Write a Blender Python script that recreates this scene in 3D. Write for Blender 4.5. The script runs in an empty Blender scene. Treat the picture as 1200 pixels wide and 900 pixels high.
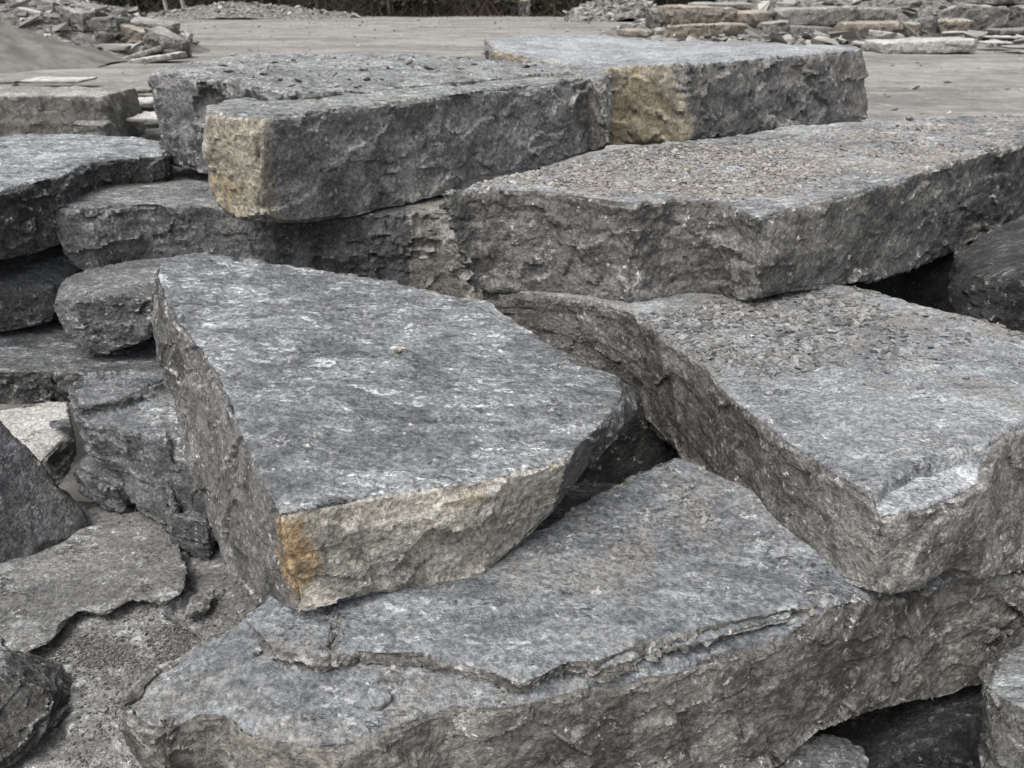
import bpy, bmesh, math, random
import numpy as np
from mathutils import Vector

# ------------------------------------------------------------------ camera, sky, sun, exposure
SC = bpy.context.scene
COL = SC.collection
CAM_H, PITCH, F = 1.65, math.radians(27.0), 906.0      # F in pixels of a 1200 wide picture
cam = bpy.data.cameras.new('camera')
cam_o = bpy.data.objects.new('camera', cam)
COL.objects.link(cam_o)
cam_o.location = (0, 0, CAM_H)
cam_o.rotation_euler = (math.pi / 2 - PITCH, 0, 0)
cam.sensor_width = 36.0
cam.lens = F / 1200 * 36.0
cam.clip_start, cam.clip_end = 0.05, 5000
SC.camera = cam_o
cam.dof.use_dof = True; cam.dof.focus_distance = 1.9; cam.dof.aperture_fstop = 7.0

SUN_EL, SUN_AZ = math.radians(62), math.radians(-138)     # azimuth measured from +Y towards +X
w = bpy.data.worlds.new('World'); SC.world = w; w.use_nodes = True
nt = w.node_tree; nt.nodes.clear()
wo = nt.nodes.new('ShaderNodeOutputWorld'); bg = nt.nodes.new('ShaderNodeBackground')
sky = nt.nodes.new('ShaderNodeTexSky'); sky.sky_type = 'NISHITA'; sky.sun_disc = False
sky.sun_elevation = SUN_EL; sky.sun_rotation = SUN_AZ
sky.air_density = 1.0; sky.dust_density = 6.0; sky.ozone_density = 1.0
hs = nt.nodes.new('ShaderNodeHueSaturation'); hs.inputs['Saturation'].default_value = 0.28
nt.links.new(sky.outputs[0], hs.inputs['Color']); nt.links.new(hs.outputs[0], bg.inputs['Color'])
bg.inputs['Strength'].default_value = 0.13
nt.links.new(bg.outputs[0], wo.inputs['Surface'])
sl = bpy.data.lights.new('sun', 'SUN'); sl.energy = 1.1; sl.angle = math.radians(28); sl.color = (1, .97, .93)
so = bpy.data.objects.new('sun', sl); COL.objects.link(so)
sd = Vector((math.sin(SUN_AZ) * math.cos(SUN_EL), math.cos(SUN_AZ) * math.cos(SUN_EL), math.sin(SUN_EL)))
so.rotation_euler = sd.to_track_quat('Z', 'Y').to_euler(); so.location = (0, 0, 30)
vs = SC.view_settings
vs.view_transform = 'Standard'; vs.look = 'None'; vs.gamma = 1; vs.use_curve_mapping = False
vs.exposure = 0.55
SC.cycles.max_bounces = 6
SC.cycles.diffuse_bounces = 3

# ------------------------------------------------------------------ where a pixel's ray meets a height or a distance
cT, sT = math.cos(PITCH), math.sin(PITCH)
def ray(u, v):
    x, y = (u - 600) / F, (v - 450) / F
    return np.array([x, cT - y * sT, -sT - y * cT])
def pz(u, v, z):
    d = ray(u, v); t = (z - CAM_H) / d[2]
    return np.array([d[0] * t, d[1] * t, z])
def py(u, v, Y):
    d = ray(u, v); t = Y / d[1]
    return np.array([d[0] * t, Y, CAM_H + d[2] * t])
def ground_y(v, z=0.0):
    d = ray(600, v); return d[1] * (z - CAM_H) / d[2]

# ------------------------------------------------------------------ noise
def _h(ix, iy, iz, s):
    n = (ix.astype(np.int64) * 374761393 + iy.astype(np.int64) * 668265263 + iz.astype(np.int64) * 2147483647 + s * 974634777) & 0xffffffff
    n = ((n ^ (n >> 13)) * 1274126177) & 0xffffffff
    n = ((n ^ (n >> 16)) * 2246822519) & 0xffffffff
    return (n ^ (n >> 15)) & 0xffffffff
def _hf(ix, iy, iz, s): return _h(ix, iy, iz, s).astype(np.float64) / 4294967295.0
def vnoise(p, s=0):
    i = np.floor(p).astype(np.int64); f = p - i; f = f * f * f * (f * (f * 6 - 15) + 10)
    r = 0
    for dx in (0, 1):
        for dy in (0, 1):
            for dz in (0, 1):
                wgt = (f[:, 0] if dx else 1 - f[:, 0]) * (f[:, 1] if dy else 1 - f[:, 1]) * (f[:, 2] if dz else 1 - f[:, 2])
                r = r + wgt * _hf(i[:, 0] + dx, i[:, 1] + dy, i[:, 2] + dz, s)
    return r * 2 - 1
ROT = np.array([[0.00, 0.80, 0.60], [-0.80, 0.36, -0.48], [-0.60, -0.48, 0.64]])
def fbm(p, s=0, o=4, g=.5):
    a, t, r = 1.0, 0.0, 0
    p = p @ ROT
    for k in range(o):
        r = r + a * vnoise(p, s + k * 17); t += a; a *= g; p = (p @ ROT) * 2.03
    return r / t
def worley(p, s=0):
    i = np.floor(p).astype(np.int64); b = np.full(len(p), 9.0); idn = np.zeros(len(p)); tl = np.zeros(len(p))
    for dx in (-1, 0, 1):
        for dy in (-1, 0, 1):
            for dz in (-1, 0, 1):
                c = i + np.array([dx, dy, dz])
                h = _h(c[:, 0], c[:, 1], c[:, 2], s)
                q = c + np.stack([(h & 1023) / 1023., ((h >> 10) & 1023) / 1023., ((h >> 20) & 1023) / 1023.], 1)
                d = ((p - q) ** 2).sum(1)
                m = d < b; b = np.where(m, d, b); idn = np.where(m, (h >> 5) % 977 / 977., idn)
                g = np.stack([(h * 7 % 1021) / 1021., (h * 13 % 1019) / 1019., (h * 29 % 1013) / 1013.], 1) * 2 - 1
                tl = np.where(m, ((p - q) * g).sum(1), tl)
    return b, idn, tl
def ss(a, b, x):
    t = np.clip((x - a) / (b - a), 0, 1); return t * t * (3 - 2 * t)
def poly_sd(xy, poly):
    """signed distance of points to a polygon, negative inside"""
    poly = np.asarray(poly); n = len(poly); d = np.full(len(xy), 1e9); ins = np.zeros(len(xy), bool)
    for k in range(n):
        a, b = poly[k], poly[(k + 1) % n]; e = b - a; ww = xy - a
        t = np.clip((ww @ e) / (e @ e + 1e-12), 0, 1)
        d = np.minimum(d, np.hypot(*(ww - t[:, None] * e).T))
        c = (a[1] > xy[:, 1]) != (b[1] > xy[:, 1])
        with np.errstate(divide='ignore', invalid='ignore'):
            xi = (b[0] - a[0]) * (xy[:, 1] - a[1]) / (b[1] - a[1] + 1e-15) + a[0]
        ins ^= c & (xy[:, 0] < xi)
    return np.where(ins, -d, d)

# ------------------------------------------------------------------ tags
def tag(o, label=None, cat=None, group=None, kind=None):
    for k, v in (('label', label), ('category', cat), ('group', group), ('kind', kind)):
        if v: o[k] = v
    return o

# ------------------------------------------------------------------ materials
class N:
    def __init__(s, name):
        s.m = bpy.data.materials.new(name); s.m.use_nodes = True; s.t = s.m.node_tree; s.t.nodes.clear()
        s.out = s.n('ShaderNodeOutputMaterial'); s.b = s.n('ShaderNodeBsdfPrincipled')
        s.l(s.b.outputs[0], s.out.inputs[0]); s.b.inputs['Specular IOR Level'].default_value = .25
    def n(s, t): return s.t.nodes.new(t)
    def l(s, a, b): s.t.links.new(a, b)
    def inp(s, sock, v):
        if isinstance(v, bpy.types.NodeSocket): s.l(v, sock)
        elif isinstance(v, (tuple, list)) and len(v) == 3 and sock.type == 'RGBA': sock.default_value = (*v, 1)
        else: sock.default_value = v
    def coord(s, seed=0, scale=(1, 1, 1), rot=(.4, .25, .6)):
        c = s.n('ShaderNodeTexCoord'); m = s.n('ShaderNodeMapping')
        s.l(c.outputs['Object'], m.inputs[0]); m.inputs['Location'].default_value = (seed * 3.17, seed * 1.71, seed * 2.3)
        m.inputs['Scale'].default_value = scale; m.inputs['Rotation'].default_value = rot
        return m.outputs[0]
    def noise(s, co, scale, detail=6, rough=.55, dist=0.0):
        x = s.n('ShaderNodeTexNoise'); s.l(co, x.inputs['Vector']); x.inputs['Scale'].default_value = scale
        x.inputs['Detail'].default_value = detail; x.inputs['Roughness'].default_value = rough; x.inputs['Distortion'].default_value = dist
        return x.outputs['Fac']
    def voro(s, co, scale, feat='F1'):
        x = s.n('ShaderNodeTexVoronoi'); x.feature = feat; s.l(co, x.inputs['Vector']); x.inputs['Scale'].default_value = scale
        return x.outputs['Distance']
    def mr(s, v, a, b, c=0.0, d=1.0):
        x = s.n('ShaderNodeMapRange'); x.interpolation_type = 'SMOOTHSTEP'; s.inp(x.inputs[0], v)
        for k, q in zip((1, 2, 3, 4), (a, b, c, d)): x.inputs[k].default_value = q
        return x.outputs[0]
    def math(s, op, a, b=0.0):
        x = s.n('ShaderNodeMath'); x.operation = op; s.inp(x.inputs[0], a); s.inp(x.inputs[1], b); return x.outputs[0]
    def mul(s, a, b): return s.math('MULTIPLY', a, b)
    def add(s, a, b): return s.math('ADD', a, b)
    def mix(s, f, a, b, mode='MIX'):
        x = s.n('ShaderNodeMix'); x.data_type = 'RGBA'; x.blend_type = mode; x.clamp_factor = True
        s.inp(x.inputs[0], f); s.inp(x.inputs[6], a); s.inp(x.inputs[7], b); return x.outputs[2]
    def attr(s, name):
        x = s.n('ShaderNodeAttribute'); x.attribute_name = name; return x.outputs['Fac']
    def bump(s, h, strength, dist, prev=None):
        x = s.n('ShaderNodeBump'); x.inputs['Strength'].default_value = strength; x.inputs['Distance'].default_value = dist
        s.l(h, x.inputs['Height'])
        if prev: s.l(prev, x.inputs['Normal'])
        return x.outputs[0]
    def done(s, col, rough=.9, nrm=None):
        s.inp(s.b.inputs['Base Color'], col); s.inp(s.b.inputs['Roughness'], rough)
        if nrm: s.l(nrm, s.b.inputs['Normal'])
        return s.m

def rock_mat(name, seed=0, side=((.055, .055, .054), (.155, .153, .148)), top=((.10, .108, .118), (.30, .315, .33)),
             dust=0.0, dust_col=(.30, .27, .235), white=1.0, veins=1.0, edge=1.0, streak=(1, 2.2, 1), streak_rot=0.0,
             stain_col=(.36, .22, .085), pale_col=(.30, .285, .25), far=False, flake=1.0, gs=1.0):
    m = N(name)
    co = m.coord(seed)
    big = m.noise(co, 2.3, 4, .55)
    mid = m.noise(co, 10 * gs, 6, .74, .3)
    fine = m.noise(co, 85 * gs, 3, .75)
    # broken faces
    t = m.mr(m.add(m.mul(mid, .66), m.mul(big, .34)), .40, .61)
    c_side = m.mix(t, side[0], side[1])
    sm = m.mr(m.noise(m.coord(seed + 2), 5.5, 6, .72), .54, .64)           # lighter dusty smears
    c_side = m.mix(m.mul(sm, .5), c_side, tuple(min(1, x * 1.75) for x in side[1]))
    # cleaved top faces: fine flaky streaks
    cs = m.coord(seed + 5, streak, (0, 0, streak_rot))
    st = m.noise(cs, 17 * gs, 5, .78)
    st2 = m.noise(cs, 5, 5, .6)
    tt = m.mr(m.add(m.mul(st, .62), m.mul(st2, .38)), .38, .64)
    c_top = m.mix(tt, top[0], top[1])
    fl = m.mr(m.noise(m.coord(seed + 9, streak, (0, 0, streak_rot)), 20 * gs, 5, .78), .535, .60)
    c_top = m.mix(m.mul(m.mul(fl, m.mr(st2, .44, .58)), .75 * flake), c_top, (.54, .585, .585))
    bt = m.mr(m.noise(m.coord(seed + 15), 1.7, 5, .65), .36, .64, .80, 1.22)
    c_top = m.mix(1.0, c_top, m_comb(m, bt), 'MULTIPLY')
    ckn = m.math('ABSOLUTE', m.add(m.noise(m.coord(seed + 16, (1, 3.4, 1), (0, 0, streak_rot)), 5.5, 5, .7, .2), -.5))
    ck = m.mul(m.mr(ckn, .0, .012, 1, 0), m.mr(m.noise(m.coord(seed + 17), 8, 3, .6), .55, .62))
    c_top = m.mix(m.mul(ck, .75), c_top, (.05, .05, .05))
    if dust > 0:
        dm = m.mul(m.mr(m.noise(m.coord(seed + 3), 3.2, 5, .66, .7), .62 - .3 * dust, .72 - .2 * dust), m.mr(fine, .35, .6, .55, 1))
        c_top = m.mix(m.mul(dm, .85), c_top, dust_col)
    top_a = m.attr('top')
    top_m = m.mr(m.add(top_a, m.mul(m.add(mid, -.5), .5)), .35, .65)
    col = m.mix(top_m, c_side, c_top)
    # lime-white bruises, scratches and specks
    vn = m.noise(m.coord(seed + 7, (1, 1.5, .7), (.5, .3, .8)), 7.5, 4, .7, .25)
    va = m.math('ABSOLUTE', m.add(vn, -.5))
    vein = m.mul(m.mr(va, .002, .013, 1, 0), m.mr(m.noise(m.coord(seed + 8), 7.1, 3, .65), .55, .62))
    col = m.mix(m.mul(vein, .55 * veins), col, (.50, .49, .47))
    sp = m.mul(m.mr(m.noise(m.coord(seed + 11), 30 * gs, 4, .74), .60, .65), m.mr(m.noise(m.coord(seed + 12), 5, 3, .6), .42, .60))
    col = m.mix(m.mul(sp, .8 * white), col, (.60, .59, .58))
    # stains and pale weathered faces where the stone has them
    pa = m.mr(m.add(m.attr('pale'), m.mul(m.add(mid, -.5), .9)), .35, .65)
    pcol = m.mix(m.mr(mid, .36, .62), tuple(x * .5 for x in pale_col), tuple(x * 1.12 for x in pale_col))
    col = m.mix(m.mul(pa, .9), col, pcol)
    sa = m.mr(m.add(m.attr('stain'), m.mul(m.add(m.noise(m.coord(seed + 4, (1, 1, .6)), 13, 6, .7), -.5), 1.3)), .30, .95)
    scol = m.mix(m.mr(m.noise(m.coord(seed + 6), 24, 5, .65), .38, .62), tuple(x * .55 for x in stain_col), tuple(x * 1.25 for x in stain_col))
    col = m.mix(m.mul(sa, .72), col, scol)
    # bruised, chipped arrises
    ed = m.mul(m.mr(m.attr('edge'), .35, .95), m.mr(m.noise(m.coord(seed + 13), 19, 5, .65), .45, .66))
    col = m.mix(m.mul(ed, .72 * edge), col, (.46, .455, .44))
    # grain
    g = m.mr(fine, .34, .66, .60, 1.36)
    col = m.mix(1.0, col, m_comb(m, g), 'MULTIPLY')
    if far:
        nb = m.bump(m.noise(co, 9, 8, .65), .7, .05)
    else:
        hh = m.add(m.mul(m.noise(m.coord(seed + 1, streak, (0, 0, streak_rot)), 70, 3, .75), .30), m.noise(co, 24, 5, .74))
        hh = m.add(hh, m.mul(m.mul(ck, top_a), -.35))
        nb = m.bump(hh, 1.0, .020)
    return m.done(col, m.mr(mid, .3, .7, .95, .78), nb)

def m_comb(m, v):
    x = m.n('ShaderNodeCombineColor')
    for k in range(3): m.l(v, x.inputs[k])
    return x.outputs[0]

def chip_mat(name, c0, c1):
    m = N(name)
    g = m.n('ShaderNodeNewGeometry')
    r = m.n('ShaderNodeMix'); r.data_type = 'RGBA'
    m.l(g.outputs['Random Per Island'], r.inputs[0]); m.inp(r.inputs[6], c0); m.inp(r.inputs[7], c1)
    return m.done(m.mix(1, r.outputs[2], m_comb(m, m.mr(m.noise(m.coord(1), 120, 4), .3, .7, .75, 1.25)), 'MULTIPLY'), .95)

# ------------------------------------------------------------------ rocks
def prism(top, thick=.25, bot=None, inset=.03):
    """top: (u, v, z) corners; bot: {corner: (u, v, dy)} where the photograph shows the lower edge"""
    bot = bot or {}
    T = [pz(*p) for p in top]; c = np.mean(T, 0); B = []
    for i, p in enumerate(T):
        if i in bot:
            u, v, dy = bot[i]; B.append(py(u, v, p[1] + dy))
        else:
            q = p.copy(); q[2] -= thick; d = c - p; d[2] = 0; q += d / (np.linalg.norm(d) + 1e-9) * inset; B.append(q)
    n = len(T)
    return T + B, [list(range(n)), list(range(2 * n - 1, n - 1, -1))] + [[i, n + i, n + (i + 1) % n, (i + 1) % n] for i in range(n)]
def hull(pts, extra=()):
    """pts: (u, v, Y) seen corners; extra: plain xyz"""
    P = [py(*p) for p in pts] + [np.array(e, float) for e in extra]
    return P, None
def boxpts(x0, x1, y0, y1, z0, z1, rng, j=.08):
    s = min(x1 - x0, y1 - y0, z1 - z0)
    return [np.array([x + rng.uniform(-j, j) * s, y + rng.uniform(-j, j) * s, z + rng.uniform(-j, j) * s * .6]) for z in (z0, z1) for x in (x0, x1) for y in (y0, y1)]

PR = dict(big=.018, scoop=.020, scoop_size=.28, strata=.006, layer=.045, step=.006, nstep=5, fine=.0035, top_fine=.003, chip=.010)
ROCKS = {}
def solid_mesh(solids, voxel):
    bm = bmesh.new()
    for V, Fc in solids:
        vs_ = [bm.verts.new(v) for v in V]
        if Fc is None:
            r = bmesh.ops.convex_hull(bm, input=vs_)
            dead = [e for e in r['geom_interior'] if isinstance(e, bmesh.types.BMVert)]
            bmesh.ops.delete(bm, geom=dead, context='VERTS')
        else:
            fs = [bm.faces.new([vs_[i] for i in f]) for f in Fc]
            bmesh.ops.recalc_face_normals(bm, faces=fs)
    bmesh.ops.triangulate(bm, faces=bm.faces[:])
    bmesh.ops.recalc_face_normals(bm, faces=bm.faces[:])
    me = bpy.data.meshes.new('tmp'); bm.to_mesh(me); bm.free()
    o = bpy.data.objects.new('tmp', me); COL.objects.link(o)
    md = o.modifiers.new('r', 'REMESH'); md.mode = 'VOXEL'; md.voxel_size = voxel; md.adaptivity = 0
    dg = bpy.context.evaluated_depsgraph_get(); dg.update()
    out = bpy.data.meshes.new_from_object(o.evaluated_get(dg))
    bpy.data.objects.remove(o); bpy.data.meshes.remove(me)
    return out

def nbr_mean(A, E, cnt):
    r = np.empty_like(A)
    for k in range(A.shape[1]):
        r[:, k] = np.bincount(E[:, 0], A[E[:, 1], k], len(A)) + np.bincount(E[:, 1], A[E[:, 0], k], len(A))
    return r / cnt[:, None]

def rock(name, label, cat, solids, voxel, mat, seed=0, pr=None, ledges=(), stain=None, pale=None, bed=(0, 0, 1), group=None, parent=None, kind=None):
    p = dict(PR); p.update(pr or {})
    me = solid_mesh(solids, voxel)
    n = len(me.vertices)
    P = np.empty(n * 3); me.vertices.foreach_get('co', P); P = P.reshape(-1, 3)
    Nn = np.empty(n * 3); me.vertices.foreach_get('normal', Nn); Nn = Nn.reshape(-1, 3)
    E = np.empty(len(me.edges) * 2, np.int32); me.edges.foreach_get('vertices', E); E = E.reshape(-1, 2)
    cnt = np.maximum(np.bincount(E.ravel(), minlength=n), 1).astype(float)
    for _ in range(2): Nn = .5 * Nn + .5 * nbr_mean(Nn, E, cnt)
    Nn /= np.linalg.norm(Nn, axis=1)[:, None] + 1e-9
    P = .5 * P + .5 * nbr_mean(P, E, cnt)
    bed = np.array(bed, float); bed /= np.linalg.norm(bed)
    up = Nn @ bed
    side = 1 - ss(.5, .85, np.abs(up)); top = ss(.55, .88, up)
    q = P + np.array([seed * 7.31, seed * 3.77, seed * 5.13])
    wv = np.stack([fbm(q * 4, 50 + k, 3) for k in range(3)], 1) * .06
    qb = q + wv
    qz = qb + np.outer(qb @ bed, bed) * .5
    d = p['big'] * fbm(q * 1.7, 3, 3)
    k_ = p['scoop_size']
    s1, i1, t1 = worley(qz / k_, 5)
    d += side * p['scoop'] * ((s1 - .35) * .45 + (i1 - .5) * .5 + t1 * .9)
    s2, i2, t2 = worley(qz / (k_ * .33), 6)
    d += (side + .10 * top) * p['scoop'] * .30 * ((i2 - .5) * .6 + t2 * 1.4) * (.5 + 1.1 * ss(-.25, .35, fbm(q * 2.4, 71, 2)))
    s3, i3, t3 = worley(qz / (k_ * .12), 7)
    d += (side + .3 * top) * p['scoop'] * .15 * ((i3 - .5) * .6 + t3 * 1.3)
    d += side * p['scoop'] * .22 * (.35 - np.abs(fbm(qz * 6.5, 23, 4, .6)))
    h = ((q @ bed) + fbm(q * 2.5, 9, 3) * .03) / p['layer']
    hi = np.floor(h); z0 = np.zeros_like(hi)
    hf = ss(.80, 1.0, h - hi)
    off = _hf(hi, z0, z0, 31) * (1 - hf) + _hf(hi + 1, z0, z0, 31) * hf
    d += side * p['strata'] * .65 * (off - .5) * (.4 + 1.2 * ss(-.3, .4, fbm(q * 2.2, 33, 2)))
    tr = (fbm(qb * 2.6 + 11, 13, 5, .56) * .5 + .5) * p['nstep']
    ti = np.floor(tr); d += top * p['step'] * (ti + ss(.72, 1, tr - ti) - p['nstep'] * .5)
    tr = (fbm(qb * 9 + 5, 14, 4, .6) * .5 + .5) * 4
    ti = np.floor(tr); d += top * p['step'] * .55 * (ti + ss(.6, 1, tr - ti) - 2)
    d += fbm(q * 17, 21, 4, .6) * np.where(top > .5, p['top_fine'], p['fine'])
    # chipped arrises: bite into vertices where the surface turns sharply
    cv = ((P - nbr_mean(P, E, cnt)) * Nn).sum(1) / voxel
    for _ in range(5): cv = .5 * cv + .5 * nbr_mean(cv[:, None], E, cnt)[:, 0]
    eg = ss(.02, .12, cv)
    d -= eg * p['chip'] * (.6 + 2.2 * ss(-.1, .4, fbm(q * 9, 41, 3)) + 1.6 * ss(.1, .2, fbm(q * 22, 43, 2)))
    P = P + Nn * d[:, None]
    for poly, depth, jag in ledges:
        pl = np.array([pz(*c)[:2] for c in poly])
        sdp = poly_sd(P[:, :2], pl) + fbm(q * 9, 60, 4) * jag
        zt = np.mean([c[2] for c in poly])
        P[:, 2] -= depth * ss(.0035, -.0035, sdp) * np.maximum(ss(.3, .6, up), ss(zt - .07, zt - .02, P[:, 2]) * ss(-.5, -.2, up))
    P = .9 * P + .1 * nbr_mean(P, E, cnt)
    cv = ((P - nbr_mean(P, E, cnt)) * Nn).sum(1) / voxel
    for _ in range(2): cv = .5 * cv + .5 * nbr_mean(cv[:, None], E, cnt)[:, 0]
    edge = np.clip(cv / .16, 0, 1)
    zmin = P[:, 2].min(); c = np.array([(P[:, 0].min() + P[:, 0].max()) / 2, (P[:, 1].min() + P[:, 1].max()) / 2, zmin])
    base = c if parent is None else np.array(parent.location)
    me.vertices.foreach_set('co', (P - base).ravel()); me.update()
    for nm, v in (('top', top), ('edge', edge), ('stain', stain(P, Nn) if stain else None), ('pale', pale(P, Nn) if pale else None)):
        if v is None: continue
        a = me.attributes.new(nm, 'FLOAT', 'POINT'); a.data.foreach_set('value', np.ascontiguousarray(v, np.float32))
    me.materials.clear(); me.materials.append(mat)
    me.polygons.foreach_set('use_smooth', np.ones(len(me.polygons), bool))
    me.set_sharp_from_angle(angle=math.radians(27))
    me.name = name
    o = bpy.data.objects.new(name, me); COL.objects.link(o)
    if parent is None: o.location = c
    else: o.parent = parent
    tag(o, label, cat, group, kind or (None if parent else 'thing'))
    ROCKS[o.name] = (P, up)
    return o

def blob(u, v, Y, rx, ry, rz):
    c = py(u, v, Y); r = np.array([rx, ry, rz])
    return lambda P, Nn: np.clip(1.35 - np.linalg.norm((P - c) / r, axis=1), 0, 1)
def facing(d, a=.5, b=.8):
    d = np.array(d, float); d /= np.linalg.norm(d)
    return lambda P, Nn: ss(a, b, Nn @ d)

def mesh_obj(name, V, Fc, mat, label=None, cat=None, group=None, kind=None, parent=None, smooth=False):
    me = bpy.data.meshes.new(name); me.from_pydata([tuple(map(float, v)) for v in V], [], Fc); me.update()
    me.polygons.foreach_set('use_smooth', np.full(len(me.polygons), bool(smooth)))
    me.materials.append(mat)
    o = bpy.data.objects.new(name, me); COL.objects.link(o)
    if parent: o.parent = parent
    return tag(o, label, cat, group, kind)

CHIP_V = np.array([[x, y, z] for z in (-.5, .5) for y in (-.75, .75) for x in (-.85, .85)])
def mesh_np(name, V, loops, k, mat, label=None, cat=None, group=None, kind=None, parent=None):
    """mesh from flat arrays, every face with k corners"""
    V = np.ascontiguousarray(V, np.float32).reshape(-1, 3); L = np.ascontiguousarray(loops, np.int32).ravel(); nf = len(L) // k
    me = bpy.data.meshes.new(name); me.vertices.add(len(V)); me.vertices.foreach_set('co', V.ravel())
    me.loops.add(len(L)); me.loops.foreach_set('vertex_index', L)
    me.polygons.add(nf); me.polygons.foreach_set('loop_start', np.arange(nf, dtype=np.int32) * k)
    me.update(calc_edges=True); me.validate(); me.shade_flat(); me.materials.append(mat)
    o = bpy.data.objects.new(name, me); COL.objects.link(o)
    if parent: o.parent = parent
    return tag(o, label, cat, group, kind)
CHIP_T = np.array([(0, 2, 3), (0, 3, 1), (4, 5, 7), (4, 7, 6), (0, 1, 5), (0, 5, 4), (1, 3, 7), (1, 7, 5), (3, 2, 6), (3, 6, 7), (2, 0, 4), (2, 4, 6)])
def chips(name, label, pts, size, mat, rng, flat=.55, cat='gravel'):
    n = len(pts); u = lambda a, b: rng.uniform(a, b, n)
    sz = size[0] + (size[1] - size[0]) * rng.random(n) ** 4
    W = CHIP_V[None] * (1 + rng.uniform(-.55, .3, (n, 8, 3))) * np.stack([sz, sz * u(.65, 1), sz * flat * u(.5, 1.3)], 1)[:, None]
    a = u(0, 6.283); ca, sa_ = np.cos(a)[:, None], np.sin(a)[:, None]; tx, ty = rng.normal(0, .25, (2, n, 1))
    W = np.stack([W[..., 0] * ca - W[..., 1] * sa_, W[..., 0] * sa_ + W[..., 1] * ca, W[..., 2] + tx * W[..., 0] + ty * W[..., 1]], 2) + pts[:, None]
    return mesh_np(name, W, CHIP_T[None] + 8 * np.arange(n)[:, None, None], 3, mat, label, cat, kind='stuff')
def surface_points(o, poly, n, rng, soft=.06, lift=0.002, jit=.004):
    P, up = ROCKS[o.name]
    pl = np.array([pz(*c)[:2] for c in poly])
    s = poly_sd(P[:, :2], pl)
    wgt = ss(soft, -soft, s) * (up > .6) * (.12 + ss(-.15, .35, fbm(P * 8, 77, 3)))
    idx = rng.choice(len(P), n, p=wgt / wgt.sum())
    return P[idx] + np.stack([rng.normal(0, jit, n), rng.normal(0, jit, n), np.full(n, lift)], 1)

RNG = np.random.default_rng(7)
# ================================================================== THE SETTING
def ground():
    a = np.concatenate([-np.geomspace(2000, 34, 14), np.linspace(-32, 32, 161), np.geomspace(34, 2000, 14)])
    b = np.concatenate([[-2000, -300, -60, -12, -4], np.linspace(0, 60, 181), np.geomspace(61, 2500, 16)])
    X, Y = np.meshgrid(a, b); P = np.stack([X.ravel(), Y.ravel(), np.zeros(X.size)], 1)
    z = fbm(P * .35, 1, 4) * .05 + fbm(P * np.array([.6, 1.2, 1]), 2, 4) * .03
    P[:, 2] = np.where((np.abs(P[:, 0]) < 4) & (P[:, 1] < 6), -.5, z - .03)  # ground sunk under the pile so less light reaches the gaps
    nx, ny = len(a), len(b)
    Fc = [(j * nx + i, j * nx + i + 1, (j + 1) * nx + i + 1, (j + 1) * nx + i) for j in range(ny - 1) for i in range(nx - 1)]
    m = N('gravel_ground'); co = m.coord(0)
    tracks = m.noise(m.coord(3, (.42, .7, 1), (0, 0, .25)), .9, 9, .76, .3)
    grit = m.noise(co, 4.5, 8, .82)
    big = m.noise(co, .25, 4)
    c = m.mix(m.mr(m.add(m.mul(tracks, .55), m.mul(m.noise(m.coord(8), 2.2, 9, .78), .45)), .40, .60), (.18, .174, .163), (.335, .326, .308))
    rut = m.noise(m.coord(12, (.05, .55, 1), (0, 0, .14)), 1.0, 3, .5)
    c = m.mix(m.mul(m.mr(rut, .50, .60), .45), c, (.12, .117, .11))
    c = m.mix(m.mul(m.mr(grit, .54, .62), .6), c, (.42, .41, .38))
    c = m.mix(m.mul(m.mr(m.noise(m.coord(5), 4, 8, .75), .58, .68), .5), c, (.09, .087, .08))
    nb = m.bump(grit, .8, .04)
    return mesh_obj('ground', P, Fc, m.done(c, .95, nb), 'pale grey gravel yard crossed by faint tyre tracks', 'ground', kind='structure', smooth=True)
ground()

def heap(name, label, cat, cx, cy, R, H, mat, seed, stretch=(1, 1), rough=.06, res=110, ridge=None, kind='structure'):
    t = np.linspace(-1, 1, res); X, Y = np.meshgrid(t, t); r = np.hypot(X, Y)
    P = np.stack([X.ravel() * R * stretch[0], Y.ravel() * R * stretch[1], np.zeros(X.size)], 1)
    q = P + seed * 9.7
    rr = r.ravel() + fbm(q * (1.6 / R), seed, 3) * .16
    z = np.maximum(H * (1.02 - rr), -.35)
    z = np.where(z > H * .88, H * .88 + (z - H * .88) * .4, z)
    z += ss(0, .2, 1.02 - rr) * (fbm(q * 1.3, seed + 2, 5, .55) * rough + rough * .3)
    P[:, 2] = z
    P += np.array([cx, cy, 0]); n = res
    Fc = [(j * n + i, j * n + i + 1, (j + 1) * n + i + 1, (j + 1) * n + i) for j in range(n - 1) for i in range(n - 1) if r[j, i] < 1.3]
    return mesh_obj(name, P, Fc, mat, label, cat, kind=kind, smooth=True), P

ms = N('grey_sand'); cs_ = ms.coord(2)
sand = ms.done(ms.mix(ms.mr(ms.noise(cs_, 1.2, 8, .65), .38, .64), (.13, .124, .113), (.225, .215, .197)), .97,
               ms.bump(ms.noise(cs_, 5, 9, .7), .6, .06))
_, SANDP = heap('sand_mound', 'smooth brownish grey sand heap sloping down at upper left', 'sand heap', -18.4, 21.2, 7.6, 2.75, sand, 3, (1.08, .82), .17, 150, kind='structure')
mr_ = N('rubble_fines'); cr_ = mr_.coord(4)
fines = mr_.done(mr_.mix(mr_.mr(mr_.noise(cr_, 6, 8, .75), .38, .64), (.09, .087, .08), (.34, .33, .31)), .95, mr_.bump(mr_.noise(cr_, 8, 9, .7), 1, .12))
_, RUBL = heap('rubble_bank', 'bank of small broken stone behind the sand heap', 'rubble', -16.4, 25.2, 7.2, 2.55, fines, 5, (1.0, .6), .22, 100)
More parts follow.
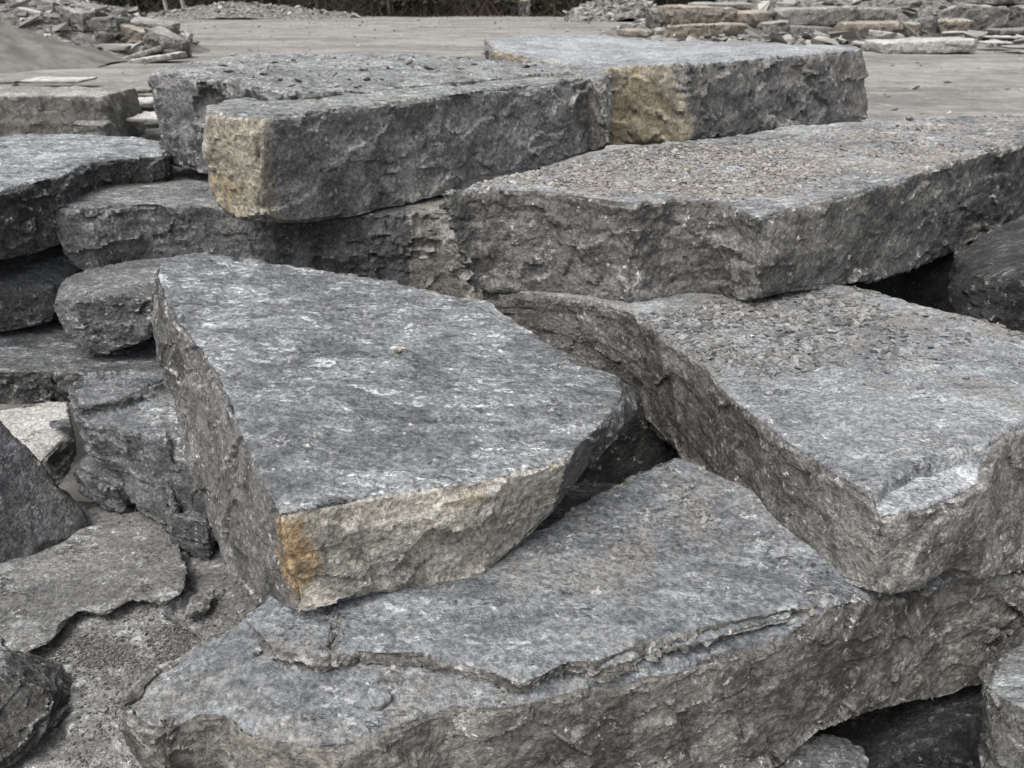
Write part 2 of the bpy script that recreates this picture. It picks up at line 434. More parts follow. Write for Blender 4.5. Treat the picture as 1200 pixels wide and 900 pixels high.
_, RUBR = heap('rubble_bank', 'bank of broken grey stone behind the stacked blocks', 'rubble', 18.5, 36.0, 13.0, 3.0, fines, 8, (1.15, .42), .30, 120)
_, RUBC = heap('rubble_heap', 'low grey heap of broken stone in front of the wood', 'rubble', 6.6, 52.0, 3.4, 1.75, fines, 11, (1.0, .7), .35, 70)
_, RUBF = heap('gravel_berm', 'long low gravel berm along the foot of the wood', 'berm', -17.5, 57.0, 5.6, .9, fines, 13, (1.3, .4), .25, 90)

# ---- rubble scattered over the banks: too many and too small to count
def on_heap(P, n, rng, lo=.15, box=None):
    ok = P[:, 2] > lo
    if box: ok &= (P[:, 0] > box[0]) & (P[:, 0] < box[1]) & (P[:, 1] > box[2]) & (P[:, 1] < box[3])
    Q = P[ok]; i = rng.choice(len(Q), n); r = Q[i] + rng.normal(0, .06, (n, 3)) * np.array([1, 1, .2]); return r
mc = chip_mat('pale_chips', (.12, .118, .112), (.44, .43, .405))
chips('broken_stone', 'loose pale broken stone strewn over the left bank', on_heap(RUBL, 2600, RNG), (.06, .42), mc, RNG, .5, 'rubble')
chips('broken_stone', 'loose broken stone strewn over the right bank', on_heap(RUBR, 3000, RNG), (.07, .42), mc, RNG, .5, 'rubble')
chips('broken_stone', 'loose broken stone covering the far heap', on_heap(RUBC, 700, RNG, .05), (.08, .32), mc, RNG, .6, 'rubble')
chips('broken_stone', 'loose broken stone lying along the far berm', on_heap(RUBF, 900, RNG, .05), (.06, .25), mc, RNG, .6, 'rubble')
gp = np.stack([RNG.uniform(-26, 30, 3400), 7 + 50 * RNG.random(3400) ** 1.2, np.full(3400, -.02)], 1)
chips('loose_gravel', 'scattered small stones lying on the gravel yard', gp, (.015, .11), mc, RNG, .5)
gp = np.stack([RNG.uniform(5, 26, 900), RNG.normal(29.4, .9, 900), np.abs(RNG.normal(.02, .12, 900))], 1)
chips('broken_stone', 'messy broken pieces strewn along the foot of the stacked blocks', gp, (.05, .50), mc, RNG, .35, 'rubble')

# ---- the wood behind the yard
mt = N('bark'); ct = mt.coord(1)
bark = mt.done(mt.mix(mt.mr(mt.noise(ct, 5, 6), .4, .6), (.030, .026, .021), (.085, .075, .062)), .95)
mb = N('birch_bark'); cb = mb.coord(2, (1, 1, 3))
birch = mb.done(mb.mix(mb.mr(mb.noise(cb, 6, 6, .6), .56, .64), (.36, .345, .31), (.08, .075, .065)), .9)
ml = N('conifer_needles'); gl = ml.n('ShaderNodeNewGeometry')
needles = ml.done(ml.mix(gl.outputs['Random Per Island'], (.018, .024, .014), (.055, .062, .036)), .9)
mu = N('dry_brush'); gu = mu.n('ShaderNodeNewGeometry')
brush = mu.done(mu.mix(gu.outputs['Random Per Island'], (.022, .019, .014), (.075, .062, .045)), .95)

def tube(V, Fc, a, b, ra, rb, k=6):
    a, b = np.array(a, float), np.array(b, float); d = b - a; d /= np.linalg.norm(d)
    x = np.cross(d, [0.3, .9, .1]); x /= np.linalg.norm(x); y = np.cross(d, x); n = len(V)
    for c, r in ((a, ra), (b, rb)):
        for j in range(k):
            t = 6.2832 * j / k; V.append(c + r * (math.cos(t) * x + math.sin(t) * y))
    Fc.extend([(n + j, n + (j + 1) % k, n + k + (j + 1) % k, n + k + j) for j in range(k)])
def trunk(V, Fc, x, y, h, r, rng, limbs=6, low=1.0):
    p = np.array([x, y, -.1]); seg = 5; lean = rng.normal(0, .06, 2); pts = []
    for s in range(seg + 1):
        pts.append(np.array([x + lean[0] * s * h / seg + rng.normal(0, .04), y + lean[1] * s * h / seg, -.1 + s * h / seg]))
    for s in range(seg): tube(V, Fc, pts[s], pts[s + 1], r * (1 - s / seg) + .02, r * (1 - (s + 1) / seg) + .02)
    for _ in range(limbs):
        t = rng.uniform(low / h, .95); i = min(int(t * seg), seg - 1); b = pts[i] + (pts[i + 1] - pts[i]) * (t * seg - i)
        an = rng.uniform(0, 6.28); L = rng.uniform(.6, 1.8) * (1.1 - t * .6)
        e = b + np.array([math.cos(an) * L, math.sin(an) * L, L * rng.uniform(.2, 1.0)])
        tube(V, Fc, b, e, r * .28 * (1.1 - t) + .012, .008, 4)
    return pts
def wood():
    rng = np.random.default_rng(21)
    V, Fc, LV, LF = [], [], [], []
    for k in range(280):
        x = rng.uniform(-56, 34); y = rng.uniform(60.5, 74); h = rng.uniform(8, 14)
        con = rng.random() < .6
        trunk(V, Fc, x, y, h, rng.uniform(.07, .16), rng, 3 if con else 7, 1.2)
        if con:
            R = rng.uniform(1.2, 2.2); z0 = rng.uniform(-.1, 1.0); n = 190
            t = rng.random(n) ** 2.0; rr = R * (1 - t) * np.sqrt(rng.random(n)) + .1; an = rng.uniform(0, 6.28, n); sz = rng.uniform(.22, .5, n)[:, None]
            c = np.stack([x + rr * np.cos(an), y + rr * np.sin(an), z0 + t * (h - z0)], 1)
            o1 = np.stack([np.cos(an), np.sin(an), np.full(n, -.35)], 1) * sz; o2 = np.stack([-np.sin(an), np.cos(an), rng.uniform(-.3, .3, n)], 1) * sz * .45
            LV.append(np.stack([c - o1, c + o2, c + o1, c - o2], 1))
    o = mesh_obj('woodland', V, Fc, bark, 'dark wood of bare and evergreen trees at the back', 'wood', kind='stuff')
    LV = np.concatenate(LV); mesh_np('foliage', LV, np.arange(LV.size // 3), 4, needles, parent=o, kind='stuff')
    n = 7000; x = rng.uniform(-56, 34, n); y = rng.uniform(59.5, 70, n); h = rng.uniform(.5, 2.8, n); w_ = rng.uniform(.012, .05, n)
    b = np.stack([x, y, np.full(n, -.05)], 1); tip = b + np.stack([rng.normal(0, 1.0, n) * h, rng.normal(0, .5, n) * h, h * .8], 1); wv = np.stack([w_, 0 * w_, 0 * w_], 1)
    mesh_np('undergrowth', np.stack([b - wv, b + wv, tip + wv * .3, tip - wv * .3], 1), np.arange(4 * n), 4, brush, 'brown leafless brush along the edge of the wood', 'brush', kind='stuff')
    # rising wooded slope behind the edge
    t = np.linspace(-120, 90, 60); P = []
    for yy, zz in ((73, -.3), (78, 2.5), (90, 6), (120, 9), (200, 14), (210, -2)):
        for xx in t: P.append((xx, yy + 2 * math.sin(xx * .1), zz + (.8 * math.sin(xx * .23 + yy) if 0 < zz else 0)))
    Fc = [(j * 60 + i, j * 60 + i + 1, (j + 1) * 60 + i + 1, (j + 1) * 60 + i) for j in range(5) for i in range(59)]
    mesh_obj('wooded_slope', P, Fc, bark, 'dark rising ground behind the wood', 'slope', kind='structure', smooth=True)
wood()
def tree(u, Y, h, r, label, mat, seed):
    rng = np.random.default_rng(seed); x = py(u, 15, Y)[0]
    e = bpy.data.objects.new('bare_tree', None); COL.objects.link(e); e.location = (x, Y, 0)
    tag(e, label, 'tree', 'single trunks at the edge of the wood')
    V, Fc = [], []; pts = trunk(V, Fc, 0, 0, h, r, rng, 0)
    mesh_obj('trunk', V, Fc, mat, parent=e, smooth=True)
    V, Fc = [], []
    for k in range(22):
        t = rng.uniform(.15, 1); i = min(int(t * 5), 4); b = pts[i] + (pts[i + 1] - pts[i]) * (t * 5 - i)
        an = rng.uniform(0, 6.28); L = rng.uniform(.5, 1.9) * (1.2 - t * .7); d = np.array([math.cos(an), math.sin(an), rng.uniform(.4, 1.3)])
        e2 = b + d * L; tube(V, Fc, b, e2, .022, .012, 4)
        for _ in range(4):
            f = b + d * L * rng.uniform(.4, 1); tube(V, Fc, f, f + rng.normal(0, .3, 3) + [0, 0, .3], .009, .004, 3)
    mesh_obj('crown', V, Fc, mat, parent=e)
for i, (u, Y, h, r, lb, mm) in enumerate([
        (196, 58.8, 9, .13, 'pale slender trunk left of its twin behind the rubble', birch),
        (217, 58.5, 10, .14, 'pale slender trunk right of its twin behind the rubble', birch),
        (152, 60, 8, .10, 'thin grey brown trunk above the rubble slope', bark),
        (270, 59.2, 9, .10, 'thin dark trunk standing above the left end of the berm', bark),
        (372, 59.5, 10, .09, 'thin dark trunk rising past the right end of the berm', bark),
        (455, 60, 11, .12, 'grey trunk in the wood above the middle of the yard', bark),
        (742, 59, 9, .10, 'thin dark trunk between the far heap and the stacked blocks', bark)]):
    tree(u, Y, h, r, lb, mm, 100 + i)

# ================================================================== BACKGROUND STONES
def bg_mat(name, seed, c0, c1, dust=.0):
    return rock_mat(name, seed, (c0, c1), (tuple(x * 1.1 for x in c1), tuple(min(.5, x * 1.7) for x in c1)), white=.5, veins=.3, edge=.7, far=True, dust=dust)
GREY = bg_mat('far_grey_stone', 31, (.10, .097, .09), (.21, .205, .19))
DARK = bg_mat('far_dark_stone', 32, (.06, .06, .058), (.14, .137, .13))
TAN = bg_mat('far_tan_stone', 33, (.105, .094, .078), (.215, .192, .16))
PALE = bg_mat('far_pale_stone', 34, (.19, .185, .17), (.34, .33, .305))
def bank_z(x, y):
    r = 0.
    for H in (RUBL, SANDP):
        k = np.argmin((H[:, 0] - x) ** 2 + (H[:, 1] - y) ** 2)
        if np.hypot(*(H[k, :2] - [x, y])) < .3: r = max(r, H[k, 2])
    return r
def land(u, v):
    for Y in np.arange(17, 29, .15):
        p = py(u, v, Y)
        if p[2] <= bank_z(p[0], Y): return Y
    return 28.
BPR = dict(big=.05, scoop=.10, scoop_size=.6, strata=.03, layer=.15, step=.012, fine=.02, top_fine=.012, chip=.03)
def far_block(name, label, cat, u0, u1, v0, v1, Y, depth, mat, seed, group=None, voxel=.05, tilt=0., lean=0., j=.1, z0=None, pr=None):
    rng = np.random.default_rng(seed)
    a = py(u0, v1, Y); b = py(u1, v0, Y)
    zb = a[2] if z0 is None else z0
    pts = boxpts(a[0], b[0], Y, Y + depth, zb, b[2], rng, j)
    c = np.mean(pts, 0); yaw = rng.uniform(-.16, .16) if depth < 2.1 and Y > 18 else 0.; tilt += rng.normal(0, .018) if Y > 18 else 0.
    for p in pts:
        dx, dy = p[0] - c[0], p[1] - c[1]; p[0] = c[0] + dx * math.cos(yaw) - dy * math.sin(yaw); p[1] = c[1] + dx * math.sin(yaw) + dy * math.cos(yaw)
    for p in pts: p[2] += (p[0] - c[0]) * tilt; p[0] += (p[2] - zb) * lean
    k = dict(BPR); k.update({x: BPR[x] * min(1., (b[2] - zb) / .7) for x in ('big', 'scoop', 'strata', 'chip', 'fine')}); k.update(pr or {})
    return rock(name, label, cat, [(pts, None)], voxel, mat, seed, k, group=group)
GB = 'blocks stacked in front of the right bank'
for (lb, u0, u1, v0, v1, Y, dp, mt_, tl) in [
        ('long rusty tan block lying on top at the left of the stacks', 778, 866, 8, 29, 30.3, 1.3, TAN, -.03),
        ('tan end of a grey block next to the rusty long block', 852, 906, 13, 33, 30.6, 1.2, TAN, -.05),
        ('spotted tan block at the bottom under the rusty long block', 782, 880, 27, 51, 30.0, 1.4, TAN, 0),
        ('dark upright block end at the far left of the stacks', 762, 782, 11, 36, 31.0, 1.2, DARK, 0),
        ('thin tan slab on the ground at the far left of the stacks', 729, 766, 34, 45, 30.5, 1.0, TAN, 0),
        ('small grey boulder between the thin tan slab and spotted block', 764, 790, 33, 46, 30.2, .9, GREY, 0),
        ('flat grey slab lying on top of the rusty long block', 815, 882, 3, 11, 30.9, 1.3, GREY, .02),
        ('long square grey block on top in the middle of the stacks', 913, 1010, 10, 31, 30.4, 1.4, GREY, .02),
        ('short grey block on top beside the long square one', 1011, 1056, 10, 28, 30.6, 1.2, GREY, 0),
        ('dark block in shade under the long square grey block', 920, 985, 30, 53, 30.2, 1.3, DARK, 0),
        ('long tan grey block under the short grey block', 980, 1062, 28, 48, 30.0, 1.3, TAN, .01),
        ('leaning grey block wedged between the two stacks', 893, 922, 26, 52, 29.9, 1.0, GREY, .1),
        ('small grey boulder at the foot of the wedged leaning block', 866, 905, 42, 54, 29.4, .8, GREY, 0),
        ('tipped dark boulder with deep shade beneath it', 1082, 1103, 20, 44, 30.0, 1.0, DARK, .25),
        ('squat tan brown block right of the tipped dark boulder', 1106, 1146, 24, 45, 29.9, 1.3, TAN, 0),
        ('largest grey block at the right end of the stacks', 1122, 1186, 8, 40, 30.8, 2.0, GREY, 0),
        ('slate grey block at the right picture edge', 1184, 1226, 8, 36, 30.4, 1.6, DARK, 0),
        ('flat grey slab lying on the largest grey block', 1156, 1230, -6, 6, 30.9, 1.6, GREY, .03),
        ('small brown block just behind the crossed stone strips', 1056, 1082, 27, 45, 30.3, .9, TAN, 0)]:
    far_block('quarry_block', lb, 'stone block', u0, u1, v0, v1, Y, dp, mt_, int(u0 * 3 + v0), GB, .075, tl, j=.24)
for (lb, u0, u1, v0, v1, Y, dp, mt_, tl) in [
        ('long pale slab with a pointed end on the gravel at right', 1036, 1150, 47, 63, 24.5, 1.5, PALE, .045),
        ('flat pale slab leaning behind the long pointed slab', 1028, 1062, 38, 49, 28.5, 1.0, PALE, -.12),
        ('narrow stone strip lying aslant across the pale slabs', 1052, 1084, 33, 36.5, 28.0, .25, PALE, -.62),
        ('thin broken slab end pointing right near the pointed slab', 1012, 1046, 50, 55, 27.0, .9, PALE, .05),
        ('dark thin slab lying at the right edge under the blocks', 1172, 1222, 34, 41, 29.0, 1.1, DARK, .02),
        ('thin pale slab just below the dark thin slab', 1162, 1204, 43, 46, 28.0, 1.0, PALE, 0),
        ('thin pale slab lowest of those at the right edge', 1158, 1192, 49, 52.5, 26.0, .9, PALE, 0),
        ('small flat slab beside the tip of the pointed slab', 1186, 1216, 54, 58, 25.0, .8, GREY, 0)]:
    far_block('broken_slab', lb, 'stone slab', u0, u1, v0, v1, Y, dp, mt_, int(u0 * 3 + v0), 'broken slabs lying before the right stacks', .06, tl, j=.2)
for (lb, u0, u1, v0, v1, Y, dp, mt_, tl) in [
        ('rounded dark grey boulder topmost on the left rubble slope', 110, 137, 20, 44, 23.5, .9, DARK, 0),
        ('grey boulder with flat top upslope of the rounded one', 68, 96, 12, 34, 23.8, .9, GREY, -.2),
        ('dark boulder half buried in chips at the sand edge', 48, 66, 17, 32, 22.6, .7, DARK, -.1),
        ('small dark boulder below the rounded boulder', 112, 126, 38, 52, 22.6, .5, DARK, 0),
        ('large tan weathered boulder low on the rubble slope', 144, 182, 34, 58, 22.5, 1.0, TAN, -.25),
        ('grey brown boulder behind the tan weathered boulder', 152, 196, 25, 41, 24.5, 1.0, GREY, -.1),
        ('grey boulder at the foot of the slope right side', 176, 212, 42, 68, 22.6, .9, GREY, -.35)]:
    far_block('boulder', lb, 'boulder', u0, u1, v0, v1 + 2, land((u0 + u1) / 2, v1), dp, mt_, int(u0 * 3 + v0), 'boulders on the left rubble slope', .05, tl, j=.25)
for (lb, u0, u1, v0, v1, Y, dp, mt_, tl) in [
        ('white topped slab lying in front of the rounded boulder', 92, 118, 27, 37, 23.2, .7, PALE, -.12),
        ('pale flat slab in front of the tan boulder', 139, 164, 52, 65, 21.6, .8, PALE, -.1),
        ('long grey slab propped aslant at the slope foot', 132, 188, 62, 69, 20.8, .6, GREY, .30),
        ('pale slab on top of the low stack at the slope foot', 176, 203, 51, 58, 21.2, .7, PALE, .05),
        ('thin pale slab lying under the propped long slab', 150, 206, 66, 73, 20.4, .8, PALE, .08),
        ('white slab high on the rubble ridge', 22, 48, 11, 19, 23.4, .7, PALE, -.2),
        ('long pale slab at the very top of the rubble ridge', 8, 36, 0, 6, 24.0, .6, PALE, -.2),
        ('small white slab below the ridge boulder', 86, 97, 31, 36, 22.8, .5, PALE, -.1)]:
    far_block('broken_slab', lb, 'stone slab', u0, u1, v0, v1 + 1, land((u0 + u1) / 2, v1), dp, mt_, int(u0 * 3 + v0), 'broken slabs on the left rubble slope', .04, tl, j=.2)
far_block('standing_stone', 'pale upright stone standing alone before the wood', 'stone', 609, 620, -1, 14, 60.3, .6, PALE, 77, voxel=.07, j=.2, z0=-.05)
BK = bg_mat('cut_block_stone', 41, (.09, .087, .08), (.185, .178, .165))
far_block('quarry_block', 'brownish grey block with rough face at left, resting on the gravel', 'stone block', -60, 119, 111, 162, 9.6, 1.0, BK, 51,
          voxel=.032, z0=-.03, j=.04, pr=dict(big=.015, scoop=.030, scoop_size=.25, strata=.008, fine=.006, chip=.006))
far_block('small_stone', 'small dark stone at the corner of the rough left block', 'stone', 91, 120, 146, 161, 9.0, .25, DARK, 52, voxel=.02, z0=.02, j=.25)
for k, (lb, u0, u1, v0, v1, Y, mt_) in enumerate([
        ('topmost thin flagstone of the low pile beside the slab stack', 144, 190, 104, 109, 11.6, DARK),
        ('brown flagstone second from top in the low pile', 150, 196, 110, 117, 11.5, TAN),
        ('broad flagstone with pale top bridging two stones', 118, 176, 119, 128, 10.8, PALE),
        ('short support stone under the left end of the broad flagstone', 119, 131, 128, 134, 10.75, GREY),
        ('brown flagstone at the right of the broad flagstone', 158, 200, 121, 134, 10.9, TAN),
        ('small pale flagstone lying on the gravel by the low pile', 148, 186, 138, 144, 9.9, PALE)]):
    far_block('flagstone', lb, 'flagstone', u0, u1, v0, v1, Y, .55, mt_, 300 + k, 'flagstones piled behind the left slabs', .025, 0, j=.12)
far_block('flagstone', 'long thin flagstone flat on the gravel before the sand heap', 'flagstone', 20, 92, 94, 98, 15.6, .8, PALE, 311, voxel=.03, j=.15)
far_block('flagstone', 'short thin flagstone at the left edge before the sand heap', 'flagstone', -20, 16, 95, 99, 15.4, .6, DARK, 312, voxel=.03, j=.15)

# ================================================================== THE STACKED SLABS
V5, V6, V8 = .0070, .0078, .009

# ---- lowest layer, left
M_L = rock_mat('gritty_ledge_stone', 1, dust=.45, dust_col=(.15, .143, .133), top=((.14, .14, .139), (.26, .258, .25)), white=.9, flake=.8)
ledge = rock('rock_ledge', 'broad flat gritty ledge at lower left below the big slabs', 'stone ledge', [prism([
    (-260, 1100, .10), (-220, 620, .13), (40, 585, .15), (130, 590, .16), (210, 610, .16), (330, 660, .16), (430, 720, .15), (430, 900, .12), (330, 1100, .10)], .2)],
    .0105, M_L, 1, dict(big=.03, step=.007, nstep=5, top_fine=.003),
    ledges=[([(218, 640, .16), (222, 690, .16), (205, 700, .16), (190, 712, .16), (260, 760, .16), (420, 780, .16), (420, 600, .16), (230, 600, .16)], .022, .02),
            ([(-100, 900, .13), (40, 850, .13), (130, 850, .13), (200, 960, .13), (0, 1200, .13), (-200, 1100, .13)], .03, .05)])
def ledge_sheet(poly, th, sd):
    return rock('upper_sheet', None, None, [prism(poly, th, inset=.01)], .0065, M_L, sd, dict(scoop=.016, scoop_size=.12, strata=.004, layer=.012, step=.005, nstep=4, big=.02, top_fine=.002, chip=.003), parent=ledge)
ledge_sheet([(-60, 735, .175), (-80, 665, .175), (40, 640, .18), (110, 612, .18), (190, 615, .185), (215, 640, .185), (222, 668, .185), (216, 695, .18), (192, 710, .18), (158, 702, .18), (120, 722, .175), (90, 716, .175), (60, 752, .172), (20, 770, .168)], .014, 1)
ledge_sheet([(222, 700, .165), (250, 690, .165), (246, 712, .165), (212, 722, .165)], .018, 28)
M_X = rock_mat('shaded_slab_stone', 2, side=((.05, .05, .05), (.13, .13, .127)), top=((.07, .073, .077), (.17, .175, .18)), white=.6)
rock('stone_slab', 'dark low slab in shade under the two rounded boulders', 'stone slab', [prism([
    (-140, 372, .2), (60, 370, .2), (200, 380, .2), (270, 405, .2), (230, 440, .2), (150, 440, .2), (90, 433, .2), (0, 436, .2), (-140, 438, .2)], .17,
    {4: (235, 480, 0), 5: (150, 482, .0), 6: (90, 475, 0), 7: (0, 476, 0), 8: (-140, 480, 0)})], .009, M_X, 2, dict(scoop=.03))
M_PALE = rock_mat('pale_slab_stone', 3, side=((.07, .07, .066), (.18, .175, .165)), top=((.33, .325, .305), (.52, .51, .48)), flake=.6, white=.4)
rock('stone_slab', 'pale cream slab lying low at the left edge', 'stone slab', [prism([
    (-90, 474, .10), (0, 477, .10), (50, 467, .10), (84, 470, .10), (88, 500, .09), (62, 525, .09), (50, 540, .09), (-20, 575, .09), (-90, 580, .09)], .12,
    {4: (92, 535, 0), 5: (84, 555, 0), 6: (78, 568, 0)})], .009, M_PALE, 3)
rock('stone_flake', 'small flat grey flake lying on the pale cream slab', 'stone flake', [hull([(55, 493, 2.62), (82, 489, 2.66), (84, 500, 2.6), (60, 503, 2.58), (58, 496, 2.7), (84, 492, 2.72)])],
    .006, M_X, 4, dict(big=.002, scoop=.003, scoop_size=.05, strata=0, step=.001, fine=.001, chip=.001))
M_Z = rock_mat('dark_streaked_stone', gs=1.1, seed=4, side=((.055, .055, .055), (.13, .128, .124)), top=((.065, .067, .07), (.17, .172, .175)), streak=(2.6, 1.0, 1), streak_rot=.9, white=.8, flake=.5)
rock('tilted_slab', 'dark tilted slab with streaked face leaning in at left edge', 'stone slab', [hull([
    (-150, 330, 2.1), (0, 492, 2.12), (40, 540, 2.07), (70, 578, 2.03), (110, 611, 1.96), (-150, 500, 1.80), (0, 590, 1.78), (52, 636, 1.80), (92, 628, 1.88),
    (-150, 790, 1.72), (0, 684, 1.74), (45, 658, 1.79)], [(-1.9, 2.2, .05), (-1.62, 2.2, .08)])],
    .009, M_Z, 5, dict(scoop=.016, big=.012, strata=.006), bed=(.45, -.55, .7))
M_P = rock_mat('layered_block_stone', gs=1.3, seed=5, side=((.075, .077, .078), (.20, .203, .203)), top=((.10, .105, .112), (.26, .268, .275)), white=.9)
rock('layered_block', 'layered blue grey block with broken steps left of the centre slab', 'stone block', [
    prism([(84, 478, .50), (92, 494, .49), (130, 499, .49), (172, 512, .48), (205, 528, .46), (250, 545, .45), (290, 520, .45), (262, 440, .50), (200, 446, .50), (140, 466, .50), (105, 470, .50)], .30,
          {0: (100, 525, .10), 1: (108, 535, .08), 2: (143, 572, .04), 3: (160, 602, .02), 4: (196, 618, .0), 5: (245, 640, 0.0)}),
    prism([(147, 505, .42), (195, 540, .40), (196, 600, .30), (250, 610, .30), (260, 540, .30), (200, 490, .40)], .3,
          {0: (146, 590, .02), 1: (190, 640, .02), 2: (200, 648, .02), 3: (248, 662, .02)}),
    prism([(82, 466, .53), (90, 478, .52), (140, 466, .53), (205, 440, .53), (240, 428, .53), (150, 432, .54), (95, 440, .54)], .2,
          {0: (84, 486, .05)})],
    V6, M_P, 6, dict(scoop=.013, scoop_size=.13, strata=.034, layer=.05, step=.01, big=.012),
    ledges=[([(195, 505, .48), (245, 505, .48), (260, 560, .46), (190, 560, .46)], .035, .03)])
rock('boulder', 'angular grey boulder wedged low beside the tilted dark slab', 'boulder', [hull([
    (88, 538, 2.14), (110, 532, 2.18), (150, 548, 2.1), (158, 600, 2.05), (144, 607, 2.04), (125, 598, 2.04), (100, 580, 2.08), (82, 562, 2.12), (95, 552, 2.06), (140, 575, 2.0)],
    [(-1.22, 2.3, .12), (-1.42, 2.35, .15), (-1.25, 2.4, .35)])], V6, M_P, 7, dict(scoop=.016, scoop_size=.1, strata=.01))
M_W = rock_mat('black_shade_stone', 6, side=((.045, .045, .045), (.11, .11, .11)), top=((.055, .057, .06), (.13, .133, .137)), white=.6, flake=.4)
rock('boulder', 'dark boulder in the shadow at left edge under the top left slab', 'boulder', [hull([
    (-60, 320, 3.5), (0, 312, 3.5), (55, 312, 3.55), (78, 330, 3.5), (72, 362, 3.4), (60, 380, 3.36), (0, 392, 3.3), (-60, 396, 3.3), (-60, 340, 3.3), (0, 335, 3.32), (50, 345, 3.38)],
    [(-2.9, 4.1, .2), (-2.0, 4.1, .2), (-2.0, 4.1, .55), (-2.9, 4.1, .55)])], .013, M_W, 8, dict(scoop=.03))
M_B = rock_mat('boulder_stone', 7, side=((.06, .061, .062), (.15, .152, .153)), top=((.12, .122, .125), (.24, .243, .247)), white=1.0)
rock('boulder', 'rounded angular grey boulder propping the slab at left', 'boulder', [hull([
    (62, 352, 3.2), (66, 335, 3.3), (78, 322, 3.35), (110, 318, 3.4), (178, 326, 3.35), (140, 343, 3.1), (90, 352, 3.08), (181, 352, 3.1), (184, 385, 3.1), (165, 402, 3.06), (112, 420, 3.06),
    (92, 412, 3.08), (66, 378, 3.12)], [(-1.9, 3.7, .3), (-1.4, 3.7, .3), (-1.4, 3.7, .5), (-1.85, 3.6, .5)])], .008, M_B, 9, dict(scoop=.022, scoop_size=.14, big=.01))
M_U = rock_mat('long_slab_stone', 8, side=((.06, .06, .062), (.175, .175, .174)), top=((.13, .133, .135), (.27, .27, .265)), pale_col=(.36, .35, .315), white=1.0)
c_pale = py(505, 290, 3.0)
rock('stone_slab', 'long dark slab lying under the topmost slab at upper left', 'stone slab', [prism([
    (62, 238, .77), (75, 241, .77), (110, 241, .77), (165, 238, .76), (245, 240, .74), (300, 252, .70), (400, 254, .70), (470, 247, .71), (515, 245, .71), (552, 250, .70), (610, 225, .70), (600, 195, .72), (400, 186, .74), (235, 186, .76), (192, 194, .77), (120, 214, .77)], .3,
    {0: (68, 290, 0), 1: (80, 312, 0), 2: (120, 326, 0), 3: (170, 334, 0), 4: (245, 350, 0), 5: (300, 352, 0.), 6: (400, 352, 0.), 7: (480, 362, 0), 8: (522, 368, 0), 9: (562, 372, -.02)})],
    .0108, M_U, 10, dict(scoop=.028), pale=lambda P, Nn: ss(-.53, -.50, P[:, 0] + fbm(P * 6, 5, 2) * .04) * .85)
M_V = rock_mat('left_slab_stone', gs=0.8, seed=9, side=((.05, .05, .051), (.14, .14, .139)), top=((.13, .14, .15), (.36, .375, .39)), white=1.6)
rock('stone_slab', 'grey slab with whitish top at left edge beside topmost slab', 'stone slab', [prism([
    (-120, 240, .9), (0, 221, .9), (40, 212, .9), (75, 206, .9), (108, 190, .9), (150, 184, .9), (198, 180, .9), (192, 166, .9), (130, 158, .9), (80, 156, .9), (-120, 157, .9)], .33,
    {0: (-120, 325, 0), 1: (0, 308, 0), 2: (38, 300, 0), 3: (74, 290, 0), 4: (108, 245, .1), 5: (150, 230, .1), 6: (198, 215, .05)})], .011, M_V, 11, dict(scoop=.03, step=.009))

# ---- rocks added inside the pile: props that also keep light out of the gaps
M_DK = rock_mat('painted_shade_stone', 26, side=((.018, .018, .018), (.05, .05, .05)), top=((.03, .031, .032), (.075, .077, .08)), white=.5, veins=.3, flake=.25, edge=.4)  # near-black colour paints the shade of the deep gaps onto the rocks
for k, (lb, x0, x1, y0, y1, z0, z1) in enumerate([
        ('dark rock added in the gap between central and right slabs', .05, .62, 2.5, 3.0, -.5, .30),
        ('dark floor rock added behind the huge front block', -.1, .75, 2.1, 2.6, -.5, -.05),
        ('unseen rock added under the back of the central slab', -.95, -.05, 2.2, 2.8, -.5, .50),
        ('unseen rock added under the long gravel topped slab', .55, 1.7, 2.5, 3.3, -.5, .42),
        ('unseen rock added under the long dark slab', -1.3, -.3, 4.05, 4.8, -.5, .47),
        ('unseen rock added behind the long gravel topped slab', .3, 2.3, 3.5, 4.4, -.5, .60),
        ('unseen support rock added under the back slab at top right', 1.3, 2.7, 5.4, 6.6, -.5, .70),
        ('unseen rock added to fill the pile below the topmost slab', -1.2, .2, 4.0, 4.9, .4, .78)]):
    rock('boulder', lb, 'boulder', [(boxpts(x0, x1, y0, y1, z0, z1, np.random.default_rng(900 + k), .1), None)], .05, M_DK, 80 + k, group='rocks added inside the pile as props and light block')

# ---- the block at the bottom, its broken upper sheet and loose flakes
M_F = rock_mat('front_block_stone', gs=0.85, seed=10, side=((.068, .065, .060), (.215, .207, .192)), top=((.125, .133, .142), (.27, .282, .295)), dust=.42, dust_col=(.235, .228, .216), white=1.0, flake=.7,
               pale_col=(.22, .21, .185))
F_TOP = [(128, 818, .388), (155, 795, .388), (185, 770, .385), (235, 737, .395), (290, 708, .42), (360, 665, .42), (480, 640, .42), (640, 612, .425), (680, 585, .43), (730, 562, .43), (795, 532, .43), (860, 560, .43),
         (980, 600, .43), (1150, 620, .36), (1270, 610, .22), (1270, 680, .22), (1200, 684, .24), (1110, 686, .30), (1040, 698, .39), (965, 714, .422), (925, 736, .40), (860, 756, .388), (800, 773, .388), (740, 790, .388),
         (700, 796, .388), (640, 811, .388), (570, 823, .388), (530, 817, .388), (460, 850, .388), (400, 868, .388), (340, 863, .388), (285, 851, .388), (262, 829, .388), (215, 836, .388), (192, 853, .39), (160, 842, .388)]
